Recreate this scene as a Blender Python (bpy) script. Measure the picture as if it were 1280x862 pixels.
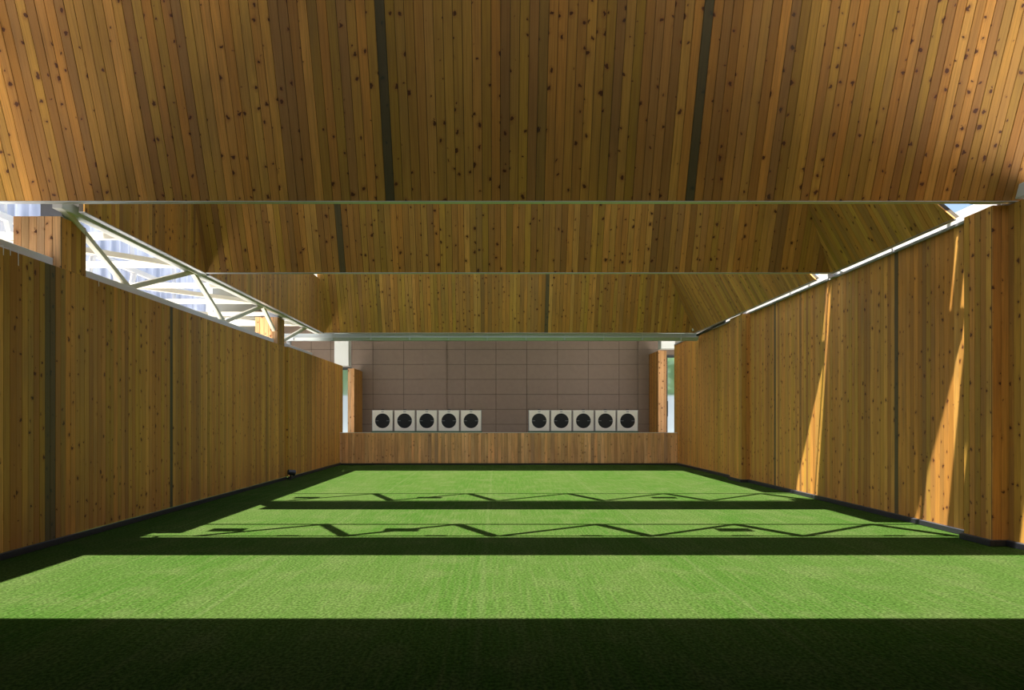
import bpy, bmesh, math, random
from mathutils import Vector
for o in list(bpy.data.objects): bpy.data.objects.remove(o)
S = bpy.context.scene
C = S.collection
RND = random.Random(7)

# ------------------------------------------------------------ camera / light
cd = bpy.data.cameras.new('camera'); cam = bpy.data.objects.new('camera', cd); C.objects.link(cam)
cam.location = (0, 0, 1.45); cam.rotation_euler = (math.pi/2, 0, 0)
cd.sensor_width = 36; cd.lens = 920/1280*36
cd.shift_x = 20/1280; cd.shift_y = 94/1280
cd.clip_end = 500
S.camera = cam

SUN_M, SUN_K = 0.163, 0.155          # shadow offset per metre of height, in x and y
SUN_STRENGTH = 25.0
SKY_STRENGTH = 0.27
sd = bpy.data.lights.new('sun', 'SUN'); sun = bpy.data.objects.new('sun', sd); C.objects.link(sun)
sd.energy = SUN_STRENGTH; sd.angle = math.radians(0.5); sd.color = (1.0, 0.95, 0.87)
sun.rotation_euler = Vector((SUN_M, SUN_K, -1)).to_track_quat('-Z', 'Y').to_euler()
sun.location = (-3, -3, 20)

w = bpy.data.worlds.new('world'); S.world = w; w.use_nodes = True
nt = w.node_tree; bg = nt.nodes['Background']
sky = nt.nodes.new('ShaderNodeTexSky'); sky.sky_type = 'NISHITA'; sky.sun_disc = False
sky.sun_elevation = math.radians(75); sky.sun_rotation = math.radians(226); sky.dust_density = 3.0
sky.air_density = 1.0; sky.ozone_density = 1.0
nt.links.new(sky.outputs[0], bg.inputs[0]); bg.inputs[1].default_value = SKY_STRENGTH

S.view_settings.view_transform = 'Standard'; S.view_settings.look = 'None'
S.view_settings.gamma = 1; S.view_settings.use_curve_mapping = False
S.view_settings.exposure = 0.0

# ------------------------------------------------------------ materials
def mat(name, col, rough=0.6, metal=0.0, bump=0.0, bscale=40, var=0.0, spec=0.5):
    m = bpy.data.materials.new(name); m.use_nodes = True
    n = m.node_tree.nodes; l = m.node_tree.links; b = n['Principled BSDF']
    b.inputs['Roughness'].default_value = rough; b.inputs['Metallic'].default_value = metal
    b.inputs['Specular IOR Level'].default_value = spec
    tc = n.new('ShaderNodeTexCoord'); nz = n.new('ShaderNodeTexNoise')
    nz.inputs['Scale'].default_value = bscale; nz.inputs['Detail'].default_value = 4
    l.new(tc.outputs['Object'], nz.inputs['Vector'])
    mx = n.new('ShaderNodeMix'); mx.data_type = 'RGBA'
    mx.inputs['A'].default_value = (*[c*(1-var) for c in col], 1)
    mx.inputs['B'].default_value = (*[min(1, c*(1+var)) for c in col], 1)
    l.new(nz.outputs['Fac'], mx.inputs['Factor']); l.new(mx.outputs['Result'], b.inputs['Base Color'])
    if bump:
        bp = n.new('ShaderNodeBump'); bp.inputs['Strength'].default_value = bump; bp.inputs['Distance'].default_value = 0.01
        l.new(nz.outputs['Fac'], bp.inputs['Height']); l.new(bp.outputs[0], b.inputs['Normal'])
    return m

def wood_mat(name, light, mid, grey, green, knots=1.0):
    """boards: UV in metres, face colour attribute 'rnd' holds three random numbers per board and a flag for weathered dark boards"""
    m = bpy.data.materials.new(name); m.use_nodes = True
    n = m.node_tree.nodes; l = m.node_tree.links; b = n['Principled BSDF']
    def N(t, **k):
        x = n.new(t)
        for a, v in k.items(): setattr(x, a, v)
        return x
    def MATH(op, a, c=None, clamp=False):
        x = N('ShaderNodeMath', operation=op, use_clamp=clamp)
        for i, v in enumerate((a, c)):
            if v is None: continue
            if isinstance(v, (int, float)): x.inputs[i].default_value = v
            else: l.new(v, x.inputs[i])
        return x.outputs[0]
    def MIX(f, a, c, blend='MIX'):
        x = N('ShaderNodeMix', data_type='RGBA', blend_type=blend)
        if isinstance(f, (int, float)): x.inputs['Factor'].default_value = f
        else: l.new(f, x.inputs['Factor'])
        for s, v in (('A', a), ('B', c)):
            if isinstance(v, tuple): x.inputs[s].default_value = (*v, 1)
            else: l.new(v, x.inputs[s])
        return x.outputs['Result']
    at = N('ShaderNodeAttribute', attribute_name='rnd'); sp = N('ShaderNodeSeparateColor'); l.new(at.outputs['Color'], sp.inputs[0])
    r1, r2, r3, dark = sp.outputs[0], sp.outputs[1], sp.outputs[2], at.outputs['Alpha']
    uv = N('ShaderNodeUVMap', uv_map='UVMap'); sx = N('ShaderNodeSeparateXYZ'); l.new(uv.outputs[0], sx.inputs[0])
    u = MATH('ADD', sx.outputs[0], MATH('MULTIPLY', r1, 31.7)); v = MATH('ADD', sx.outputs[1], MATH('MULTIPLY', r3, 83.1))
    # grain stretched along the board
    cg = N('ShaderNodeCombineXYZ'); l.new(MATH('MULTIPLY', u, 55.0), cg.inputs[0]); l.new(MATH('MULTIPLY', v, 1.6), cg.inputs[1])
    g = N('ShaderNodeTexNoise'); g.inputs['Scale'].default_value = 1; g.inputs['Detail'].default_value = 5; g.inputs['Distortion'].default_value = 0.6
    l.new(cg.outputs[0], g.inputs['Vector'])
    # broad tone drift along a board
    cb = N('ShaderNodeCombineXYZ'); l.new(MATH('MULTIPLY', u, 4.0), cb.inputs[0]); l.new(MATH('MULTIPLY', v, 0.8), cb.inputs[1])
    br = N('ShaderNodeTexNoise'); br.inputs['Scale'].default_value = 1; br.inputs['Detail'].default_value = 3; l.new(cb.outputs[0], br.inputs['Vector'])
    ramp = N('ShaderNodeValToRGB'); cr = ramp.color_ramp
    cr.elements[0].position = 0.0; cr.elements[0].color = (*grey, 1)
    cr.elements[1].position = 1.0; cr.elements[1].color = (*light, 1)
    e = cr.elements.new(0.24); e.color = (*mid, 1)
    e = cr.elements.new(0.5); e.color = (*[(a+c)/2 for a, c in zip(mid, light)], 1)
    e = cr.elements.new(0.68); e.color = (*green, 1)
    l.new(r2, ramp.inputs[0])
    col = ramp.outputs[0]
    bf = MATH('ADD', MATH('MULTIPLY', r3, 0.42), 0.75)          # each board a bit lighter or darker
    hsv = N('ShaderNodeHueSaturation'); l.new(bf, hsv.inputs['Value']); l.new(col, hsv.inputs['Color']); col = hsv.outputs[0]
    gs = MATH('MULTIPLY', MATH('SUBTRACT', g.outputs['Fac'], 0.42, True), 1.7, True)
    col = MIX(MATH('MULTIPLY', gs, 0.85), col, (0.22, 0.09, 0.022))
    col = MIX(MATH('MULTIPLY', MATH('SUBTRACT', br.outputs['Fac'], 0.45, True), 1.5, True), col, (0.22, 0.12, 0.045))
    # knots: one voronoi point per cell, kept at random
    ck = N('ShaderNodeCombineXYZ'); l.new(MATH('MULTIPLY', u, 6.2), ck.inputs[0]); l.new(MATH('MULTIPLY', v, 5.2), ck.inputs[1])
    wn = N('ShaderNodeTexNoise'); wn.inputs['Scale'].default_value = 4; l.new(ck.outputs[0], wn.inputs['Vector'])
    wm = N('ShaderNodeVectorMath', operation='MULTIPLY_ADD'); l.new(wn.outputs['Color'], wm.inputs[0]); wm.inputs[1].default_value = (0.34,)*3; l.new(ck.outputs[0], wm.inputs[2])
    vo = N('ShaderNodeTexVoronoi', voronoi_dimensions='2D'); vo.inputs['Scale'].default_value = 1; l.new(wm.outputs[0], vo.inputs['Vector'])
    sc = N('ShaderNodeSeparateColor'); l.new(vo.outputs['Color'], sc.inputs[0])
    rad = MATH('ADD', MATH('MULTIPLY', sc.outputs[1], 0.10), 0.04)
    keep = MATH('GREATER_THAN', sc.outputs[0], 0.42)
    k1 = MATH('MULTIPLY', MATH('MULTIPLY', MATH('SUBTRACT', rad, vo.outputs['Distance']), 32.0, True), keep)
    halo = MATH('MULTIPLY', MATH('MULTIPLY', MATH('SUBTRACT', MATH('MULTIPLY', rad, 2.4), vo.outputs['Distance']), 4.0, True), keep)
    col = MIX(MATH('MULTIPLY', halo, 0.6*knots), col, (0.26, 0.085, 0.018))
    col = MIX(MATH('MULTIPLY', k1, 0.9*knots), col, (0.07, 0.018, 0.006))
    col = MIX(MATH('MULTIPLY', dark, 0.85), col, (0.055, 0.058, 0.035))
    l.new(col, b.inputs['Base Color'])
    b.inputs['Roughness'].default_value = 0.62; b.inputs['Specular IOR Level'].default_value = 0.3
    bp = N('ShaderNodeBump'); bp.inputs['Strength'].default_value = 0.25; bp.inputs['Distance'].default_value = 0.003
    l.new(g.outputs['Fac'], bp.inputs['Height']); l.new(bp.outputs[0], b.inputs['Normal'])
    return m

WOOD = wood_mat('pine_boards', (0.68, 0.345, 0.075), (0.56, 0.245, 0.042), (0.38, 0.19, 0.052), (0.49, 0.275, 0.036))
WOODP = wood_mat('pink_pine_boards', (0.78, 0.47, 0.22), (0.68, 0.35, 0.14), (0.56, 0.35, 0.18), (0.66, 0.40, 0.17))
WOODF = wood_mat('fence_boards', (0.93, 0.58, 0.25), (0.84, 0.45, 0.16), (0.62, 0.38, 0.18), (0.80, 0.46, 0.16), 0.6)
BACK = mat('board_backing', (0.045, 0.035, 0.022), 0.9)
WHITE = mat('white_steel', (0.80, 0.79, 0.76), 0.4, var=0.03, bscale=3)
CREAM = mat('cream_steel', (0.74, 0.70, 0.58), 0.45, var=0.05, bscale=5)
GALV = mat('galvanised_steel', (0.42, 0.43, 0.45), 0.38, 0.6, var=0.15, bscale=8)
GREY = mat('grey_zinc', (0.50, 0.55, 0.56), 0.45, 0.2, var=0.06, bscale=3)
JOINT = mat('gutter_joint', (0.55, 0.58, 0.58), 0.4, 0.3)
PLAST = mat('white_render', (0.72, 0.74, 0.70), 0.8, bump=0.1, var=0.04)
BLACK = mat('black_rubber', (0.022, 0.023, 0.028), 0.5, var=0.2)
TILE = mat('brown_concrete_panel', (0.29, 0.215, 0.165), 0.75, bump=0.15, bscale=6, var=0.10)
TJOINT = mat('panel_joint', (0.10, 0.075, 0.055), 0.9)
CONC = mat('pale_concrete', (0.60, 0.58, 0.54), 0.85, bump=0.2, bscale=5, var=0.08)
DFRAME = mat('dark_frame', (0.03, 0.04, 0.038), 0.4, 0.3)
CARD = mat('target_card', (0.93, 0.90, 0.82), 0.7, var=0.02)
DISC = mat('target_black', (0.012, 0.013, 0.018), 0.5)
CLINE = mat('score_line', (0.28, 0.29, 0.32), 0.6)
GREENP = mat('green_paint', (0.06, 0.17, 0.09), 0.5)
HEDGE = mat('hedge_leaves', (0.10, 0.19, 0.07), 0.8, bump=0.8, bscale=9, var=0.6)
TRUNK = mat('bark', (0.12, 0.08, 0.05), 0.9, bump=0.5, bscale=20, var=0.3)
GWALL = mat('garden_render', (0.30, 0.33, 0.40), 0.8)
DARKC = mat('dark_soffit', (0.085, 0.06, 0.04), 0.8, var=0.2)
LENS = mat('lamp_glass', (0.25, 0.27, 0.30), 0.1)

def poly_mat(c0=(0.42, 0.46, 0.56), c1=(0.76, 0.79, 0.88), nm='translucent_sheet'):
    m = bpy.data.materials.new(nm); m.use_nodes = True
    n = m.node_tree.nodes; l = m.node_tree.links
    for x in list(n):
        if x.type == 'BSDF_PRINCIPLED': n.remove(x)
    out = n['Material Output']
    d = n.new('ShaderNodeBsdfDiffuse'); t = n.new('ShaderNodeBsdfTranslucent'); g = n.new('ShaderNodeBsdfGlossy')
    tc = n.new('ShaderNodeTexCoord'); mp = n.new('ShaderNodeMapping'); mp.inputs['Scale'].default_value = (1, 2.2, 0.25)
    nz = n.new('ShaderNodeTexNoise'); nz.inputs['Scale'].default_value = 1.3; nz.inputs['Detail'].default_value = 4
    l.new(tc.outputs['Object'], mp.inputs[0]); l.new(mp.outputs[0], nz.inputs['Vector'])
    r = n.new('ShaderNodeValToRGB'); r.color_ramp.elements[0].position = 0.35; r.color_ramp.elements[0].color = (*c0, 1)
    r.color_ramp.elements[1].position = 0.65; r.color_ramp.elements[1].color = (*c1, 1)
    l.new(nz.outputs['Fac'], r.inputs[0]); l.new(r.outputs[0], d.inputs[0]); l.new(r.outputs[0], t.inputs[0])
    g.inputs['Roughness'].default_value = 0.25
    a = n.new('ShaderNodeMixShader'); a.inputs[0].default_value = 0.5; l.new(d.outputs[0], a.inputs[1]); l.new(t.outputs[0], a.inputs[2])
    c = n.new('ShaderNodeMixShader'); c.inputs[0].default_value = 0.08; l.new(a.outputs[0], c.inputs[1]); l.new(g.outputs[0], c.inputs[2])
    l.new(c.outputs[0], out.inputs[0]); return m
POLY = poly_mat()
POLYR = poly_mat((0.74, 0.73, 0.70), (0.84, 0.83, 0.80), 'fill_light_sheet')  # pale sheet for the added overhead pieces, lets soft light into the wells

def glass_mat():
    m = bpy.data.materials.new('window_glass'); m.use_nodes = True
    b = m.node_tree.nodes['Principled BSDF']
    b.inputs['Transmission Weight'].default_value = 1; b.inputs['Roughness'].default_value = 0.3
    b.inputs['Base Color'].default_value = (0.86, 0.95, 0.90, 1); b.inputs['IOR'].default_value = 1.1
    return m
GLASS = glass_mat()

def turf_mat():
    m = bpy.data.materials.new('artificial_turf'); m.use_nodes = True
    n = m.node_tree.nodes; l = m.node_tree.links; b = n['Principled BSDF']
    tc = n.new('ShaderNodeTexCoord')
    def noise(sc, scale, detail=4):
        mp = n.new('ShaderNodeMapping'); mp.inputs['Scale'].default_value = scale; l.new(tc.outputs['Object'], mp.inputs[0])
        z = n.new('ShaderNodeTexNoise'); z.inputs['Scale'].default_value = sc; z.inputs['Detail'].default_value = detail
        l.new(mp.outputs[0], z.inputs['Vector']); return z.outputs['Fac']
    def mix(f, a, c):
        x = n.new('ShaderNodeMix'); x.data_type = 'RGBA'; l.new(f, x.inputs['Factor'])
        for s, v in (('A', a), ('B', c)):
            if isinstance(v, tuple): x.inputs[s].default_value = (*v, 1)
            else: l.new(v, x.inputs[s])
        return x.outputs['Result']
    def ramp(f, p0, p1):
        x = n.new('ShaderNodeMapRange'); l.new(f, x.inputs[0]); x.inputs[1].default_value = p0; x.inputs[2].default_value = p1; return x.outputs[0]
    fine = noise(46, (1, .7, 1), 3); streak = noise(9, (3.0, .12, 1), 3); roll = noise(0.5, (1.6, .25, 1), 3); blades = noise(180, (1, 1, 1), 2); patch = noise(2.2, (1, .8, 1), 5)
    c = mix(ramp(roll, .38, .66), (0.0235, 0.0525, 0.0085), (0.0325, 0.0565, 0.0125))
    c = mix(ramp(streak, .45, .75), c, (0.040, 0.063, 0.0165))
    c = mix(ramp(patch, .50, .85), c, (0.046, 0.064, 0.020))
    sx = n.new('ShaderNodeSeparateXYZ'); l.new(tc.outputs['Object'], sx.inputs[0])
    def math(op, a, k):
        x = n.new('ShaderNodeMath'); x.operation = op; l.new(a, x.inputs[0]); x.inputs[1].default_value = k; return x.outputs[0]
    # seams every 2.1 m where the rolls of turf meet
    q = math('ABSOLUTE', math('SUBTRACT', math('FRACT', math('DIVIDE', math('ADD', sx.outputs[0], 22.17), 2.1), 0), .5), 0)
    sm_ = n.new('ShaderNodeMapRange'); l.new(q, sm_.inputs[0]); sm_.inputs[1].default_value = 0.020; sm_.inputs[2].default_value = 0.004; sm_.inputs[4].default_value = 0.25
    c = mix(sm_.outputs[0], c, (0.055, 0.072, 0.026))
    sp_ = n.new('ShaderNodeMapRange'); l.new(fine, sp_.inputs[0]); sp_.inputs[1].default_value = .32; sp_.inputs[2].default_value = .68; sp_.inputs[3].default_value = 0.52; sp_.inputs[4].default_value = 1.38
    hv = n.new('ShaderNodeHueSaturation'); l.new(c, hv.inputs['Color']); l.new(sp_.outputs[0], hv.inputs['Value'])
    c3 = hv.outputs[0]
    l.new(c3, b.inputs['Base Color']); b.inputs['Roughness'].default_value = 0.9; b.inputs['Specular IOR Level'].default_value = 0.0
    bp = n.new('ShaderNodeBump'); bp.inputs['Strength'].default_value = 0.6; bp.inputs['Distance'].default_value = 0.02
    l.new(blades, bp.inputs['Height']); l.new(bp.outputs[0], b.inputs['Normal'])
    return m
TURF = turf_mat()

# ------------------------------------------------------------ mesh helpers
class MB:
    def __init__(s): s.bm = bmesh.new()
    def box(s, x0, x1, y0, y1, z0, z1):
        v = [s.bm.verts.new(p) for p in ((x0,y0,z0),(x1,y0,z0),(x1,y1,z0),(x0,y1,z0),(x0,y0,z1),(x1,y0,z1),(x1,y1,z1),(x0,y1,z1))]
        for f in ((0,3,2,1),(4,5,6,7),(0,1,5,4),(1,2,6,5),(2,3,7,6),(3,0,4,7)): s.bm.faces.new([v[i] for i in f])
        return s
    def prism(s, pts, d):           # closed polygon pushed along vector d
        d = Vector(d); a = [s.bm.verts.new(Vector(p)) for p in pts]; b = [s.bm.verts.new(Vector(p)+d) for p in pts]
        k = len(pts); s.bm.faces.new(a[::-1]); s.bm.faces.new(b)
        for i in range(k): s.bm.faces.new((a[i], a[(i+1) % k], b[(i+1) % k], b[i]))
        return s
    def tube(s, p, q, r, seg=10, square=False, r2=None):
        p, q = Vector(p), Vector(q); z = (q-p).normalized()
        x = z.cross(Vector((0, 0, 1)) if abs(z.z) < .9 else Vector((1, 0, 0))).normalized(); y = z.cross(x)
        if square: seg = 4; r = r*1.414
        o = math.pi/4 if square else 0
        r2 = r if r2 is None else r2
        A = [s.bm.verts.new(p+x*math.cos(o+2*math.pi*i/seg)*r+y*math.sin(o+2*math.pi*i/seg)*r) for i in range(seg)]
        B = [s.bm.verts.new(q+x*math.cos(o+2*math.pi*i/seg)*r2+y*math.sin(o+2*math.pi*i/seg)*r2) for i in range(seg)]
        s.bm.faces.new(A[::-1]); s.bm.faces.new(B)
        for i in range(seg): s.bm.faces.new((A[i], A[(i+1) % seg], B[(i+1) % seg], B[i]))
        return s
    def build(s, name, m, parent=None, bevel=0, smooth=False):
        bmesh.ops.recalc_face_normals(s.bm, faces=s.bm.faces)
        me = bpy.data.meshes.new(name); s.bm.to_mesh(me); s.bm.free()
        o = bpy.data.objects.new(name, me); C.objects.link(o); me.materials.append(m)
        if parent: o.parent = parent; o.matrix_parent_inverse.identity(); o.location = -parent.location
        if smooth:
            for p in me.polygons: p.use_smooth = True
        if bevel:
            b = o.modifiers.new('bevel', 'BEVEL'); b.width = bevel; b.segments = 2; b.limit_method = 'ANGLE'
        return o

def tag(o, label=None, cat=None, group=None, kind=None):
    for k, v in (('label', label), ('category', cat), ('group', group), ('kind', kind)):
        if v: o[k] = v
    return o
def thing(name, loc, label, cat, group=None):
    o = bpy.data.objects.new(name, None); o.location = loc; o.empty_display_size = 0.2; C.objects.link(o)
    return tag(o, label, cat, group)

def planks(name, O, U, V, width, vr, material=None, parent=None, pitch=0.101, dark=(), seed=0, t=0.018, back=0.03, backing=True):
    """one cladding mesh: boards side by side along U, running along V; vr(u) -> (v0, v1) at u; faces look along U x V"""
    O, U, V = Vector(O), Vector(U).normalized(), Vector(V).normalized(); Nn = U.cross(V).normalized()
    R = random.Random(seed+11); bm = bmesh.new(); uvl = bm.loops.layers.uv.new('UVMap'); info = []
    def P(u, v, d): return O+U*u+V*v+Nn*d
    n = max(1, round(width/pitch)); pw = width/n
    darkset = {min(n-1, max(0, int(u/pw))) for u in dark}
    for i in range(n):
        u0, u1 = i*pw+0.0025, (i+1)*pw-0.0025
        a0, a1 = vr(u0); b0, b1 = vr(u1)
        if a1-a0 < .004 and b1-b0 < .004: continue
        a1 = max(a1, a0+.002); b1 = max(b1, b0+.002)
        d = t+R.uniform(-.0015, .0015)
        q = [(u0, a0), (u1, b0), (u1, b1), (u0, a1)]
        bot = [bm.verts.new(P(u, v, 0)) for u, v in q]; ins = 0.002
        qt = [(u0+ins, a0), (u1-ins, b0), (u1-ins, b1), (u0+ins, a1)]
        midv = [bm.verts.new(P(u, v, d-ins)) for u, v in q]
        top = [bm.verts.new(P(u, v, d)) for u, v in qt]
        fs = [(top, qt)]
        for k in range(4):
            j = (k+1) % 4
            fs.append(([bot[k], bot[j], midv[j], midv[k]], [q[k], q[j], q[j], q[k]]))
            fs.append(([midv[k], midv[j], top[j], top[k]], [q[k], q[j], qt[j], qt[k]]))
        rn = (R.random(), R.random(), R.random(), 1.0 if i in darkset else (0.35 if R.random() < .03 else 0.0))
        for vs, cs in fs:
            f = bm.faces.new(vs); info.append(rn)
            for lp, (uu, vv) in zip(f.loops, cs): lp[uvl].uv = (uu, vv)
    nb = len(info)
    if backing:
        pts = [(0, *vr(0.0)), (width, *vr(width))]
        us = [width*i/24 for i in range(25)]
        lo = [(u, vr(u)[0]) for u in us]; hi = [(u, vr(u)[1]) for u in us]
        for k in range(24):
            q = [lo[k], lo[k+1], hi[k+1], hi[k]]
            if hi[k][1]-lo[k][1] < .003 and hi[k+1][1]-lo[k+1][1] < .003: continue
            A = [bm.verts.new(P(u, v, 0.0)) for u, v in q]; B = [bm.verts.new(P(u, v, -back)) for u, v in q]
            for vs in (A, B[::-1], *([A[m_], B[m_], B[(m_+1) % 4], A[(m_+1) % 4]] for m_ in range(4))):
                try: bm.faces.new(vs); info.append(None)
                except ValueError: pass
    me = bpy.data.meshes.new(name); bm.to_mesh(me); bm.free()
    me.materials.append(material or WOOD); me.materials.append(BACK)
    at = me.attributes.new('rnd', 'FLOAT_COLOR', 'FACE')
    for i, r in enumerate(info):
        at.data[i].color = r if r else (0, 0, 0, 0)
        if r is None: me.polygons[i].material_index = 1
    o = bpy.data.objects.new(name, me); C.objects.link(o)
    if parent: o.parent = parent; o.location = -parent.location
    return o
def const(a, b): return lambda u: (a, b)

XL, XR = -5.15, 5.92
ZL, ZR = 3.25, 3.93
YF = 24.0

# ------------------------------------------------------------ ground and floor
tag(MB().box(-60, 60, -20, 90, -0.30, -0.06).build('ground', CONC), kind='structure')
tag(MB().box(-5.45, 6.35, -5.0, 28.6, -0.06, 0.0).build('floor', TURF), kind='structure')

# ------------------------------------------------------------ side walls
KB = 0.07
# left: boards face +X ; U along +Y, V up -> U x V = Y x Z = +X
o = planks('wall_left', (XL-.018, -5, 0), (0, 1, 0), (0, 0, 1), 22.98, const(KB, ZL), dark=[5+8.42, 5+8.55, 5+11.66, 5+7.4], seed=1, back=0.16)
tag(o, kind='structure')
o = planks('wall_left_far', (-5.09-.018, 18.03, 0), (0, 1, 0), (0, 0, 1), 6.42, const(KB, ZL), seed=2, back=0.20)
tag(o, kind='structure')
# end boards facing the camera where the far part steps in
o = planks('trim_1', (-5.16, 18.02, 0), (1, 0, 0), (0, 0, 1), 0.075, const(KB, ZL), seed=3, t=.012, back=.005); tag(o, kind='structure')
# right: boards face -X ; U along -Y, V up -> -Y x Z = -X
o = planks('wall_right', (XR+.018, 24.45, 0), (0, -1, 0), (0, 0, 1), 29.45, const(KB, ZR), dark=[24.45-10.9, 24.45-15.6, 24.45-8.0], seed=4, back=0.16)
tag(o, kind='structure')
tag(MB().box(-5.15, -5.11, -5, 18.0, 0, KB).box(-5.09, -5.05, 18.0, 24.0, 0, KB).build('baseboard_left', BLACK, bevel=.006), kind='structure')
tag(MB().box(5.87, 5.92, -5, 8.50, 0, KB).box(5.87, 5.92, 9.03, 17.18, 0, KB).box(5.87, 5.92, 18.06, 24.0, 0, KB)
    .box(5.68, 5.735, 8.46, 9.03, 0, KB).box(5.735, 5.92, 8.46, 8.505, 0, KB)
    .box(5.69, 5.735, 17.14, 18.06, 0, KB).box(5.735, 5.92, 17.14, 17.185, 0, KB).build('baseboard_right', BLACK, bevel=.006), kind='structure')

# ------------------------------------------------------------ timber-clad columns
def clad_column(x0, x1, y0, y1, z0, z1, label, inward, material, seed, cap=True, capz=4.25, skip_in=False):
    t = thing('clad_column', ((x0+x1)/2, (y0+y1)/2, z0), label, 'column', 'timber-clad columns along the side walls')
    e = .018
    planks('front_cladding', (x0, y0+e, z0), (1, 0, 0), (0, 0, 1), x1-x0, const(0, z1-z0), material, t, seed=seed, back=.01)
    if inward > 0: planks('side_cladding', (x1-e, y0+e, z0), (0, 1, 0), (0, 0, 1), y1-y0-e, const(0, z1-z0), WOOD, t, seed=seed+1, back=.01)
    else: planks('side_cladding', (x0+e, y1, z0), (0, -1, 0), (0, 0, 1), y1-y0-e, const(0, z1-z0), WOOD, t, seed=seed+1, back=.01)
    MB().box(x0+.03, x1-.03, y0+.035, y1-.01, z0, z1-.004).build('core', BACK, t)
    if cap:
        xc = (x0+x1)/2; 
        MB().box(xc-.02, xc+.24, y0+.10, y0+.45, z1-.004, capz).build('steel_post', GALV, t, bevel=.004)
        MB().box(xc-.06, xc+.28, y0+.06, y0+.49, z1-.004, z1+.012).build('base_plate', GALV, t)
    return t
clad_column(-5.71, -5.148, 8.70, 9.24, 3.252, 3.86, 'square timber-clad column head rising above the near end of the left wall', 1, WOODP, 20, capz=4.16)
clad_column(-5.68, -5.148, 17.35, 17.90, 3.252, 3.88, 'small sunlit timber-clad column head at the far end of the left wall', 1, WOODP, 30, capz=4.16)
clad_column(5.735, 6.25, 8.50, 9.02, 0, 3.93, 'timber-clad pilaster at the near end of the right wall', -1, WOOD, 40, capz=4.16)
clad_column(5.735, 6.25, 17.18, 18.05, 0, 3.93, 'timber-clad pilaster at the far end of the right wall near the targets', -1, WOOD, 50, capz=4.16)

# ------------------------------------------------------------ low fence in front of the targets
t = thing('low_fence', (0.4, YF+.1, 0), 'low vertical-board timber fence closing the far end of the turf', 'fence')
planks('board_panel', (-5.145, YF+.018, 0), (1, 0, 0), (0, 0, 1), 11.06, const(.05, 1.035), WOODF, t, seed=60, back=.10, pitch=.108)
MB().box(-5.145, 5.915, YF+.02, YF+.11, 0, .048).build('kick_board', BLACK, t)
MB().box(-5.145, 5.915, YF-.002, YF+.12, 1.037, 1.050).build('top_rail', CREAM, t)

# ------------------------------------------------------------ baffles
LEAN, SIDE = 0.433, 0.55
ZB = 3.95
def baffle(Y0, xl, xr, h, cap, label, left_panel=None, right_panel=None, seed=0, dark=()):
    """Y0 = y of the lower edge; the face leans towards the camera as it rises"""
    t = thing('timber_baffle', ((xl+xr)/2, Y0, ZB), label, 'baffle', 'board-clad baffles hung across the range')
    V = Vector((0, -LEAN, 1)); s = V.length
    rp = right_panel is not None; xf = xl-(.045 if left_panel else 0)
    def vr(u):
        x = xf+u; top = h*s
        if rp: top = min(top, max(0, (xr+.05-x)/SIDE*s))
        return (0.0, top)
    # U x V must look to the camera and down: (1,0,0)x(0,-L,1) = (0,-1,-L)
    planks('front_boards', (xf, Y0+.018, ZB+.007), (1, 0, 0), V, xr+(.05 if rp else 0)-xf, vr, WOOD, t, seed=seed, dark=[d-xf for d in dark], back=.07)
    MB().box(xl, xr, Y0-.004, Y0+.09, ZB, ZB+.007).build('edge_strip', JOINT, t)
    yt = Y0-LEAN*h; zt = ZB+h
    xr2 = xr-(SIDE*h if rp else 0)
    MB().box(xl, min(xr2, 4.8), yt-cap, yt+.12, zt+.01, zt+.09).build('shade_cap', GALV, t)  # unseen cap, overhang sized to set the near edge of the floor shadow
    if left_panel is not None:
        ys, hl = left_panel            # panel from ys to the face, hl high
        def vl(u): return (0.0, min(hl, max(0, (Y0-(ys+u))/LEAN)))
        planks('left_side_boards', (xl-.018, ys, ZB), (0, 1, 0), (0, 0, 1), Y0-ys, vl, WOOD, t, seed=seed+3, back=.05, pitch=.101)
        MB().box(xl-.07, xl+.004, ys, Y0, ZB-.012, ZB-.001).build('left_edge_strip', GALV, t)
    if rp:
        ys, hr = right_panel
        Vs = Vector((-SIDE, 0, 1)); ss = Vs.length
        def vrr(u): return (0.0, max(0, min(hr, u/LEAN, (Y0-u-ys)/0.7))*ss)     # u runs from the face towards the camera
        planks('right_side_boards', (xr+.018, Y0, ZB), (0, -1, 0), Vs, Y0-ys, vrr, WOOD, t, seed=seed+5, back=.05, pitch=.101)
        MB().box(xr-.004, xr+.045, ys+.04, Y0, ZB-.012, ZB-.001).build('right_edge_strip', GALV, t)
    return t
Y1, Y2, Y3 = 8.42, 12.50, 21.10
XPL, XPR = -4.93, 5.68
baffle(Y1, -6.6, 7.0, 2.55, 0.42, 'largest and nearest board-clad baffle filling the top of the view', seed=100, dark=(-1.24, 2.22))
baffle(Y2, XPL, XPR, 2.5, 0.45, 'middle one of the three board-clad baffles, with slanting right side', (8.82, 1.45), (9.12, 2.5), seed=120, dark=(-2.6,))
baffle(Y3, XPL, XPR, 2.0, 0.0, 'farthest and lowest-looking board-clad baffle, just above the grey gutter', (12.70, 1.45), (13.08, 2.5), seed=140, dark=(1.45,))

# ------------------------------------------------------------ roof over the shooting line and over the targets, plus added sun and sky screens
tag(MB().box(-9, 9, -6, 4.50, 5.50, 5.75).build('ceiling', DARKC), kind='structure')
tag(MB().box(-9, 9, -5.2, -5.0, 0, 5.5).build('wall_rear', DARKC), kind='structure')
tag(MB().box(-10, 10, 24.6, 29.6, 6.15, 6.30).build('ceiling_target_bay', CONC), kind='structure')
tag(MB().box(-7.5, 7.5, 20.26, 24.6, 6.15, 6.17).build('bay_light_sheet', POLYR), kind='structure')  # unseen sheet added so diffused sun brightens the fence and targets

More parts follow.
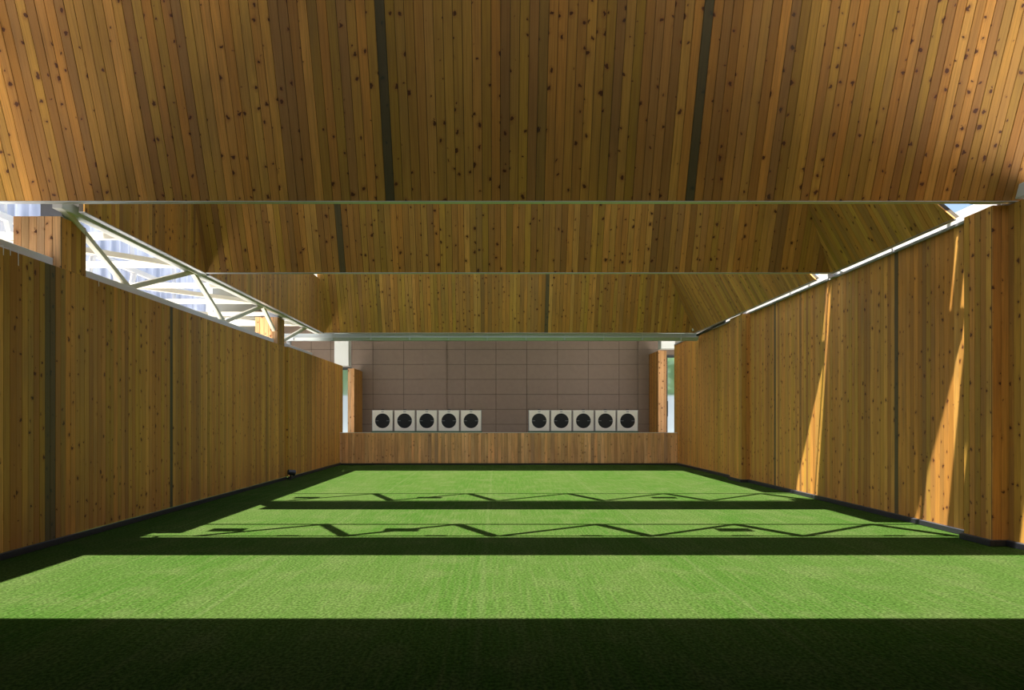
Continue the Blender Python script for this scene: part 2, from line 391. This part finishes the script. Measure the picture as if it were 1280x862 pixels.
tag(MB().prism([(-9, 4.49, 5.75), (-9, 4.35, 5.75), (-9, 4.02, 7.6), (-9, 4.13, 7.6)], (18, 0, 0)).build('sky_blocker', DARKC), kind='structure')  # unseen screen added to keep sky light off the nearest baffle
def slab(name, polys, z, th=.05):  # builds the unseen overhead strips that shape the sunlight
    m = MB()
    for pts in polys: m.prism([(x, y, z) for x, y in pts], (0, 0, th))
    tag(m.build(name, POLYR), kind='structure')
def rect(x0, x1, y0, y1): return [(x0, y0), (x1, y0), (x1, y1), (x0, y1)]
slab('shade_strip_left_near', [rect(-6.6, -5.31, 4.5, 7.95)], 5.41)  # added strip, placed to set the left shade edge on the near turf
slab('shade_strip_left_far', [rect(-5.62, -4.93, 8.62, 20.2), rect(-6.6, -5.3, 8.02, 8.6)], 5.41)  # added strips that shade the left turf edge and the near column head
ZS = 6.5; XE = 5.49
slab('shade_strips_right', [rect(4.85, XE, 7.4, 8.66),  # added strips, gaps cut to throw the sun streaks on the right wall
    [(4.31, 9.45), (4.86, 9.40), (4.86, 12.56), (4.31, 12.56)], [(4.86, 9.40), (5.2, 8.82), (5.2, 12.56), (4.86, 12.56)],
    rect(5.2, XE, 8.82, 9.0), rect(5.2, XE, 9.05, 12.56),
    rect(4.31, XE, 12.65, 12.69),
    [(4.31, 13.75), (4.86, 13.68), (4.86, 21), (4.31, 21)], [(4.86, 13.68), (5.2, 12.85), (5.2, 21), (4.86, 21)],
    [(5.2, 12.85), (XE, 12.76), (XE, 21), (5.2, 21)]], ZS)

# ------------------------------------------------------------ roof trusses behind the baffles
def warren(ya, za, yb, zb, xs, label, Yb):
    t = thing('roof_truss', (0.4, ya, za), label, 'truss', 'steel roof trusses behind the baffles')
    x0, x1 = -5.3, 6.2
    MB().tube((x0, ya, za), (x1, ya, za), .028, square=True).build('lower_chord', WHITE, t)
    MB().tube((x0, yb, zb), (x1, yb, zb), .042).build('upper_chord', WHITE, t)
    for i, x in enumerate(xs):
        if x < x0 or x > x1: continue
        for k, dx in enumerate((-1.15, .74)):
            xb = min(max(x+dx, x0), x1)
            MB().tube((xb, ya, za), (x, yb, zb), (.085 if k else .055)).build('web_brace', WHITE, t)
        MB().box(x-.13, x+.13, ya-.02, ya+.06, za-.04, za+.10).build('gusset', WHITE, t)
    for x in (x0+.25, x1-.3):                  # hangers that carry the baffle
        MB().tube((x, ya, za), (x, ya-.15, za+.1), .03).build('hanger', WHITE, t)
    return t
def flood(x, y, z, label):
    t = thing('floodlight', (x, y, z), label, 'floodlight', 'floodlights fixed to the roof trusses')
    MB().box(x-.23, x+.23, y-.14, y+.14, z-.04, z+.04).build('housing', GALV, t, bevel=.01)
    MB().box(x-.20, x+.20, y-.12, y+.12, z-.05, z-.041).build('lens', LENS, t)
    MB().tube((x-.15, y, z+.04), (x-.15, y, z+.2), .012).tube((x+.15, y, z+.04), (x+.15, y, z+.2), .012).tube((x-.2, y, z+.2), (x+.2, y, z+.2), .015).build('bracket', GALV, t)
for Ye, far, up, nm in ((Y1, 9.22, 10.26, 'first'), (Y2, 13.28, 14.56, 'middle')):
    za, zb = 5.0, 6.4
    ya = far-SUN_K*za; yb = up-SUN_K*zb
    xs = [p-SUN_M*zb for p in (-4.26, -2.40, -.54, 1.42, 3.33, 5.24)]
    warren(ya, za, yb, zb, xs, 'white steel roof truss above the %s stripe of shade on the turf' % ('nearer' if nm == 'first' else 'farther'), Ye)
    for x, sx_ in zip((-3.55, -1.25, 3.15), ('left', 'middle', 'right')):
        flood(x-SUN_M*5.6, ya+.52-SUN_K*.6, 5.6, '%s flat floodlight on the truss over the %s stripe of shade' % (sx_, 'nearer' if nm == 'first' else 'farther'))

# ------------------------------------------------------------ steel along the left wall: open lattice canopy
t = thing('wall_truss', (-5.25, 12.5, 3.3), 'white steel lattice truss standing on top of the left wall', 'truss')
MB().box(-5.36, -5.24, -4, 21.0, 3.262, 3.37).build('lower_chord', WHITE, t, bevel=.01)
MB().box(-5.20, -5.08, 8.62, 21.2, 3.93, 4.05).build('upper_chord', WHITE, t, bevel=.008)
P = 3.72
for k in range(-3, 4):
    yb = 10.6+P*k
    for s in (-1, 1):
        yt = yb+s*P/2
        if min(yt, yb) < 8.6 or max(yt, yb) > 21.2: continue
        MB().tube((-5.30, yb, 3.36), (-5.14, yt, 3.96), .035, square=True).build('diagonal', CREAM, t)
t = thing('canopy_frame', (-7.2, 12.0, 4.0), 'cream steel canopy frame of cross beams and braces outside the left wall', 'canopy')
XO = -9.6
MB().box(XO-.06, XO+.06, 2, 21.2, 3.93, 4.05).build('outer_beam', CREAM, t)
for k in range(-8, 7):
    y = 12.0+1.86*k
    if y < 8.7 or y > 21: continue
    MB().box(XO+.06, -5.2, y-.045, y+.045, 3.94, 4.03).build('cross_beam', CREAM, t)
    if k % 2 == 0:
        MB().tube((-5.2, y, 3.985), (-7.9, y-3.0, 3.985), .04, square=True).build('brace', CREAM, t)
# outer lattice post frames
t = thing('outer_truss', (XO, 12, 3.93), 'white zigzag lattice truss at the outer edge of the canopy', 'truss')
MB().box(XO-.05, XO+.05, 2, 21.6, 5.35, 5.45).build('upper_chord', WHITE, t)
MB().box(XO-.05, XO+.05, 2, 21.6, 4.06, 4.16).build('lower_chord', WHITE, t)
for k in range(0, 9):
    y = 3+2.0*k
    for s in (-.55, .55):
        MB().tube((XO, y, 4.12), (XO, y+s, 5.38), .05, square=True).build('web_brace', WHITE, t)
for y in (3, 8.9, 17.6, 21.4):
    MB().box(XO-.12, XO+.12, y-.12, y+.12, -.06, 3.93).build('post', WHITE, t)
# translucent corrugated screen further out
bm = MB(); n = 190
ys = [-6+i*0.27 for i in range(n)]
XS = -11.5
def xx(i): return XS+(0.05 if i % 2 else -0.05)
va = [[bm.bm.verts.new((xx(i), y, z)) for z in (-.06, 9.5)] for i, y in enumerate(ys)]
for i in range(n-1): bm.bm.faces.new((va[i][0], va[i+1][0], va[i+1][1], va[i][1]))
o = bm.build('translucent_screen', POLY); sm = o.modifiers.new('s', 'SOLIDIFY'); sm.thickness = .006
tag(o, 'tall bluish translucent corrugated screen behind the white lattice on the left', 'screen')
t = thing('screen_frame', (XS+.2, 12, 0), 'white post frame holding the translucent sheets behind the canopy', 'frame')
for y in range(-4, 45, 3): MB().box(XS+.08, XS+.18, y-.05, y+.05, -.06, 9.4).build('post', WHITE, t)
for z in (3.2, 6.1, 9.2): MB().box(XS+.18, XS+.24, -5, 44, z, z+.1).build('rail', WHITE, t)

# cable ties hanging over the left wall top
for y, ln in ((7.66, .10), (7.77, .08), (7.90, .16), (9.50, .09)):
    o = MB().tube((-5.128, y, 3.268), (-5.126, y, 3.268-ln), .004).tube((-5.128, y, 3.265), (-5.26, y, 3.265), .004).build('cable_tie', WHITE)
    tag(o, 'thin white cable tie end hanging over the top edge of the left wall', 'cable tie', 'cable ties on the left wall top')

# ------------------------------------------------------------ steel along the right wall top
t = thing('wall_head_beam', (6.0, 12, 3.94), 'white steel beam running along the top of the right wall', 'beam')
MB().box(5.93, 6.09, -4, 24.4, 3.975, 4.13).build('beam', WHITE, t, bevel=.008)
MB().box(5.90, 6.08, 9.05, 17.16, 3.932, 3.972).build('channel', GALV, t, bevel=.004)
MB().box(5.90, 6.08, 18.08, 24.4, 3.932, 3.972).build('channel', GALV, t, bevel=.004)
for y in (10.9, 14.7, 13.0):
    MB().tube((5.89, y, 3.93), (5.89, y+.05, 4.02), .012).tube((5.89, y+.05, 4.02), (5.93, y+.12, 4.06), .012).build('clamp', GALV, t)
for y in (12.85, 17.5):
    MB().box(5.84, 5.93, y-.10, y+.10, 3.935, 4.09).build('splice_plate', GALV, t)
for y in (Y1+.25, 12.62, 21.0):
    MB().box(5.60, 5.95, y-.03, y+.03, 4.0, 4.07).build('tie_bar', WHITE, t)
for y in (9.04, 12.78):
    o = MB().box(-5.18, -4.98, y-.05, y+.02, 3.97, 4.09).tube((-5.06, y-.07, 4.0), (-5.06, y-.04, 4.0), .03).build('panel_bracket', WHITE)
    tag(o, 'small white bracket at the near corner of the %s left side panel' % ('nearer' if y < 10 else 'farther'), 'bracket', None)

# ------------------------------------------------------------ gutter under the far baffle
t = thing('gutter', (0, 21.5, 3.85), 'long grey jointed gutter under the farthest baffle', 'gutter')
MB().prism([(-6.55, 21.25, 3.95), (-6.55, 21.50, 3.95), (-6.55, 21.50, 3.76), (-6.55, 21.33, 3.76), (-6.55, 21.27, 3.84)], (12.4, 0, 0)).build('trough', GREY, t)
MB().box(-6.55, 5.85, 21.235, 21.262, 3.835, 3.865).build('lip', JOINT, t)
for i in range(11):
    x = -5.85+1.12*i
    MB().box(x-.012, x+.012, 21.228, 21.30, 3.76, 3.95).build('joint', JOINT, t)
o = MB().tube((5.80, 21.2, 3.90), (5.81, 18.7, 3.965), .035).build('outlet_pipe', BLACK, bevel=0)
tag(o, 'short black pipe running from the gutter end along the right wall top', 'pipe')
t = thing('downpipe', (-6.08, 21.6, 0), 'grey downpipe behind the far end of the left wall', 'pipe')
MB().tube((-6.08, 21.6, -.05), (-6.08, 21.6, 3.76), .05, 14).build('pipe', GALV, t)
MB().tube((-6.08, 21.6, 3.60), (-6.08, 21.6, 3.76), .07, 14).build('socket', GALV, t)
tag(MB().box(-9.5, -5.2, 21.6, 21.75, 4.28, 4.40).build('eaves_beam', WHITE), 'white horizontal eaves beam behind the left end of the gutter', 'beam')

# ------------------------------------------------------------ back wall of panels
YB = 28.7
def panel_wall(name, x0, x1, z0, z1, proj=0.0):
    m = MB(); z = 1.877-4*.583
    zs = [z+.583*i for i in range(14)]; xs = [1.2*i for i in range(-10, 11)]
    for a, b in zip(xs, xs[1:]):
        for c, d in zip(zs, zs[1:]):
            A, B, Cc, D = max(a, x0), min(b, x1), max(c, z0), min(d, z1)
            if B-A < .03 or D-Cc < .03: continue
            m.box(A+.008, B-.008, YB-proj, YB+.05, Cc+.008, D-.008)
    o = m.build(name, TILE, bevel=.004); tag(o, kind='structure')
    b = MB().box(x0, x1, YB-proj+.012, YB+.25, z0, z1).build(name+'_joints', TJOINT); tag(b, kind='structure')
panel_wall('wall_back', -5.62, 6.62, 0, 6.05)
panel_wall('wall_back_left', -9.6, -6.45, 0, 6.05)
panel_wall('wall_back_over_door', -6.45, -5.62, 3.52, 6.05)
panel_wall('wall_back_right', 7.6, 9.6, 0, 6.05)
panel_wall('wall_back_over_right_door', 6.62, 7.6, 4.0, 6.05)
for i, (a, b) in enumerate(((-2.83, -1.93), (5.53, 6.4))):
    m = MB(); z = 1.877-4*.583
    for k in range(11):
        m.box(a, b, YB-.06, YB-.001, max(0, z+.583*k+.006), z+.583*(k+1)-.006)
    tag(m.build('pilaster', TILE, bevel=.004), 'flat brown pilaster on the back wall %s' % ('behind the left group of targets' if i == 0 else 'just right of the last target'), 'pilaster')
tag(MB().box(-9.6, -9.4, 24.4, 28.7, -.06, 6.05).build('wall_bay_left', PLAST), kind='structure')
tag(MB().box(9.4, 9.6, 24.4, 28.7, -.06, 6.05).build('wall_bay_right', PLAST), kind='structure')
tag(MB().box(-9.6, -5.45, 22, 28.6, -.06, 0).box(6.35, 9.6, 22, 28.6, -.06, 0).build('floor_bay', CONC), kind='structure')
for nme, x0, x1, zt in (('door_1', -6.45, -5.62, 3.50), ('door_2', 6.62, 7.6, 3.98)):
    f = MB().box(x0, x0+.07, YB, YB+.1, 0, zt).box(x1-.07, x1, YB, YB+.1, 0, zt).box(x0+.07, x1-.07, YB, YB+.1, zt-.09, zt).box(x0+.07, x1-.07, YB, YB+.1, 0, .08).build(nme, DFRAME)
    tag(f, kind='structure')
    MB().box(x0+.07, x1-.07, YB+.045, YB+.053, .08, zt-.09).build('pane', GLASS, f)
    hx = x0+.06 if nme == 'door_2' else x1-.06
    MB().tube((hx, YB-.05, 1.6), (hx, YB-.05, 2.2), .015).tube((hx, YB-.05, 1.65), (hx, YB+.01, 1.65), .012).tube((hx, YB-.05, 2.15), (hx, YB+.01, 2.15), .012).build('door_handle', DFRAME, f)

def pier(x0, x1, y0, y1, z1, label, seed, inward):
    t = thing('timber_pier', ((x0+x1)/2, (y0+y1)/2, 0), label, 'pier')
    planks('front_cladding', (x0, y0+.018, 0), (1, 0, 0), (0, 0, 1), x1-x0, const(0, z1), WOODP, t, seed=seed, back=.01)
    if inward > 0: planks('side_cladding', (x1-.018, y0+.02, 0), (0, 1, 0), (0, 0, 1), y1-y0-.02, const(0, z1), WOOD, t, seed=seed+1, back=.01)
    else: planks('side_cladding', (x0+.018, y1, 0), (0, -1, 0), (0, 0, 1), y1-y0-.02, const(0, z1), WOOD, t, seed=seed+1, back=.01)
    MB().box(x0+.03, x1-.03, y0+.03, y1, 0, z1).build('core', BACK, t)
pier(-5.44, -5.20, 27.0, 28.62, 3.35, 'dark timber-clad pier beside the left glazed door', 200, 1)
pier(5.95, 6.26, 27.0, 28.62, 4.0, 'timber-clad pier beside the right glazed door', 210, -1)
tag(MB().box(-5.78, -5.27, 26.3, 26.8, 3.40, 6.05).build('concrete_column', PLAST, bevel=.01), 'white square column head above the left timber pier', 'column')
tag(MB().box(5.90, 6.75, 26.3, 26.8, 4.01, 6.05).build('concrete_column', PLAST, bevel=.01), 'white square column head above the right timber pier', 'column')

# ------------------------------------------------------------ targets
def target(x, label, group):
    Yt = 25.0; zc = 1.45+(525-525.7)*Yt/920; hw = .34
    z0, z1 = 1.45-13.4*Yt/920, 1.45+12.1*Yt/920
    t = thing('shooting_target', (x, Yt, z0), label, 'target', group)
    MB().box(x-hw, x+hw, Yt-.02, Yt, z0, z1).build('card', CARD, t, bevel=.004)
    MB().box(x-hw-.02, x+hw+.02, Yt+.002, Yt+.12, z0-.01, z1+.012).build('housing', GALV, t, bevel=.01)
    m = MB(); m.tube((x, Yt-.024, zc), (x, Yt-.0205, zc), .25, 48); m.build('aiming_mark', DISC, t)
    for s in (-1, 1):
        MB().box(*sorted((x+s*.135, x+s*.245)), Yt-.028, Yt-.0245, zc-.008, zc+.008).build('white_line', CLINE, t)
    MB().box(x-.045, x+.045, Yt-.0235, Yt-.0205, z1-.055, z1-.030).build('maker_mark', CLINE, t)
    MB().box(x-.05, x+.05, Yt+.03, Yt+.08, z1+.012, z1+.035).build('mount_clip', DFRAME, t)
    return t
PL = ['outermost left', 'second from the left', 'third from the left', 'fourth from the left', 'fifth from the left, innermost']
PR = ['first, innermost', 'second', 'third', 'fourth', 'last, rightmost']
for i, p in enumerate((478.2, 505.8, 533.5, 561.1, 588.8)):
    target((p-620)*25/920, '%s white black-disc target in the left row' % PL[i], 'square targets in the left row')
for i, p in enumerate((673.9, 701.5, 729.1, 756.7, 784.3)):
    target((p-620)*25/920, '%s white black-disc target in the right row' % PR[i], 'square targets in the right row')
for a, b, s in ((464.5, 602.5, 'left'), (660, 798, 'right')):
    x0, x1 = (a-620)*25/920, (b-620)*25/920
    t = thing('target_stand', ((x0+x1)/2, 25, 0), 'green steel rail stand under the %s row of targets' % s, 'stand', 'green stands under the targets')
    MB().box(x0, x1, 24.96, 25.16, .985, 1.075).build('rail', GREENP, t, bevel=.005)
    for k in range(6):
        x = x0+.05+(x1-x0-.1)*k/5
        MB().box(x-.03, x+.03, 25.02, 25.08, 0, .985).build('leg', GREENP, t)

# ------------------------------------------------------------ small spotlight at the foot of the left wall
t = thing('ground_spotlight', (-5.02, 18.0, 0), 'small black round spotlight on a short stake at the foot of the left wall', 'spotlight')
MB().tube((-4.98, 17.85, 0), (-4.98, 17.85, .12), .02).build('stake', BLACK, t)
MB().tube((-5.03, 17.80, .20), (-4.90, 17.90, .17), .06, 20, r2=.075).build('housing', BLACK, t)
MB().tube((-4.90, 17.90, .17), (-4.893, 17.905, .168), .066, 20).build('lens', LENS, t)
MB().tube((-4.98, 17.85, .10), (-4.97, 17.85, .18), .014).build('bracket', BLACK, t)

# ------------------------------------------------------------ outdoors behind the glazed doors
tag(MB().box(-14, 14, 32.0, 32.3, -.06, 2.53).build('garden_wall', GWALL), 'white garden wall seen through the glazed doors at the back', 'wall')
def tree(x, y, h, label, seed):
    R = random.Random(seed)
    t = thing('tree', (x, y, -.06), label, 'tree', 'trees behind the garden wall')
    MB().tube((x, y, -.06), (x, y, h*.5), .18, r2=.1).build('trunk', TRUNK, t)
    m = bmesh.new()
    for k in range(1500):
        d = Vector((R.gauss(0, 1), R.gauss(0, 1), R.gauss(0, 1))).normalized()*(R.random()**.33)
        p = Vector((x+d.x*2.0, y+d.y*1.6, h*.55+d.z*h*.42)); s = R.uniform(.10, .22)
        a = Vector((R.gauss(0, 1), R.gauss(0, 1), R.gauss(0, 1))).normalized(); b = a.orthogonal().normalized(); c = a.cross(b)
        v = [m.verts.new(p+b*s), m.verts.new(p+c*s*.6), m.verts.new(p-b*s), m.verts.new(p-c*s*.6)]; m.faces.new(v)
    me = bpy.data.meshes.new('foliage'); m.to_mesh(me); m.free(); me.materials.append(HEDGE)
    o = bpy.data.objects.new('foliage', me); C.objects.link(o); o.parent = t; o.location = -t.location
tree(-8.2, 36, 6.5, 'leafy green tree seen through the left glazed door', 1)
tree(8.8, 36, 6.5, 'leafy green tree seen through the right glazed door', 2)
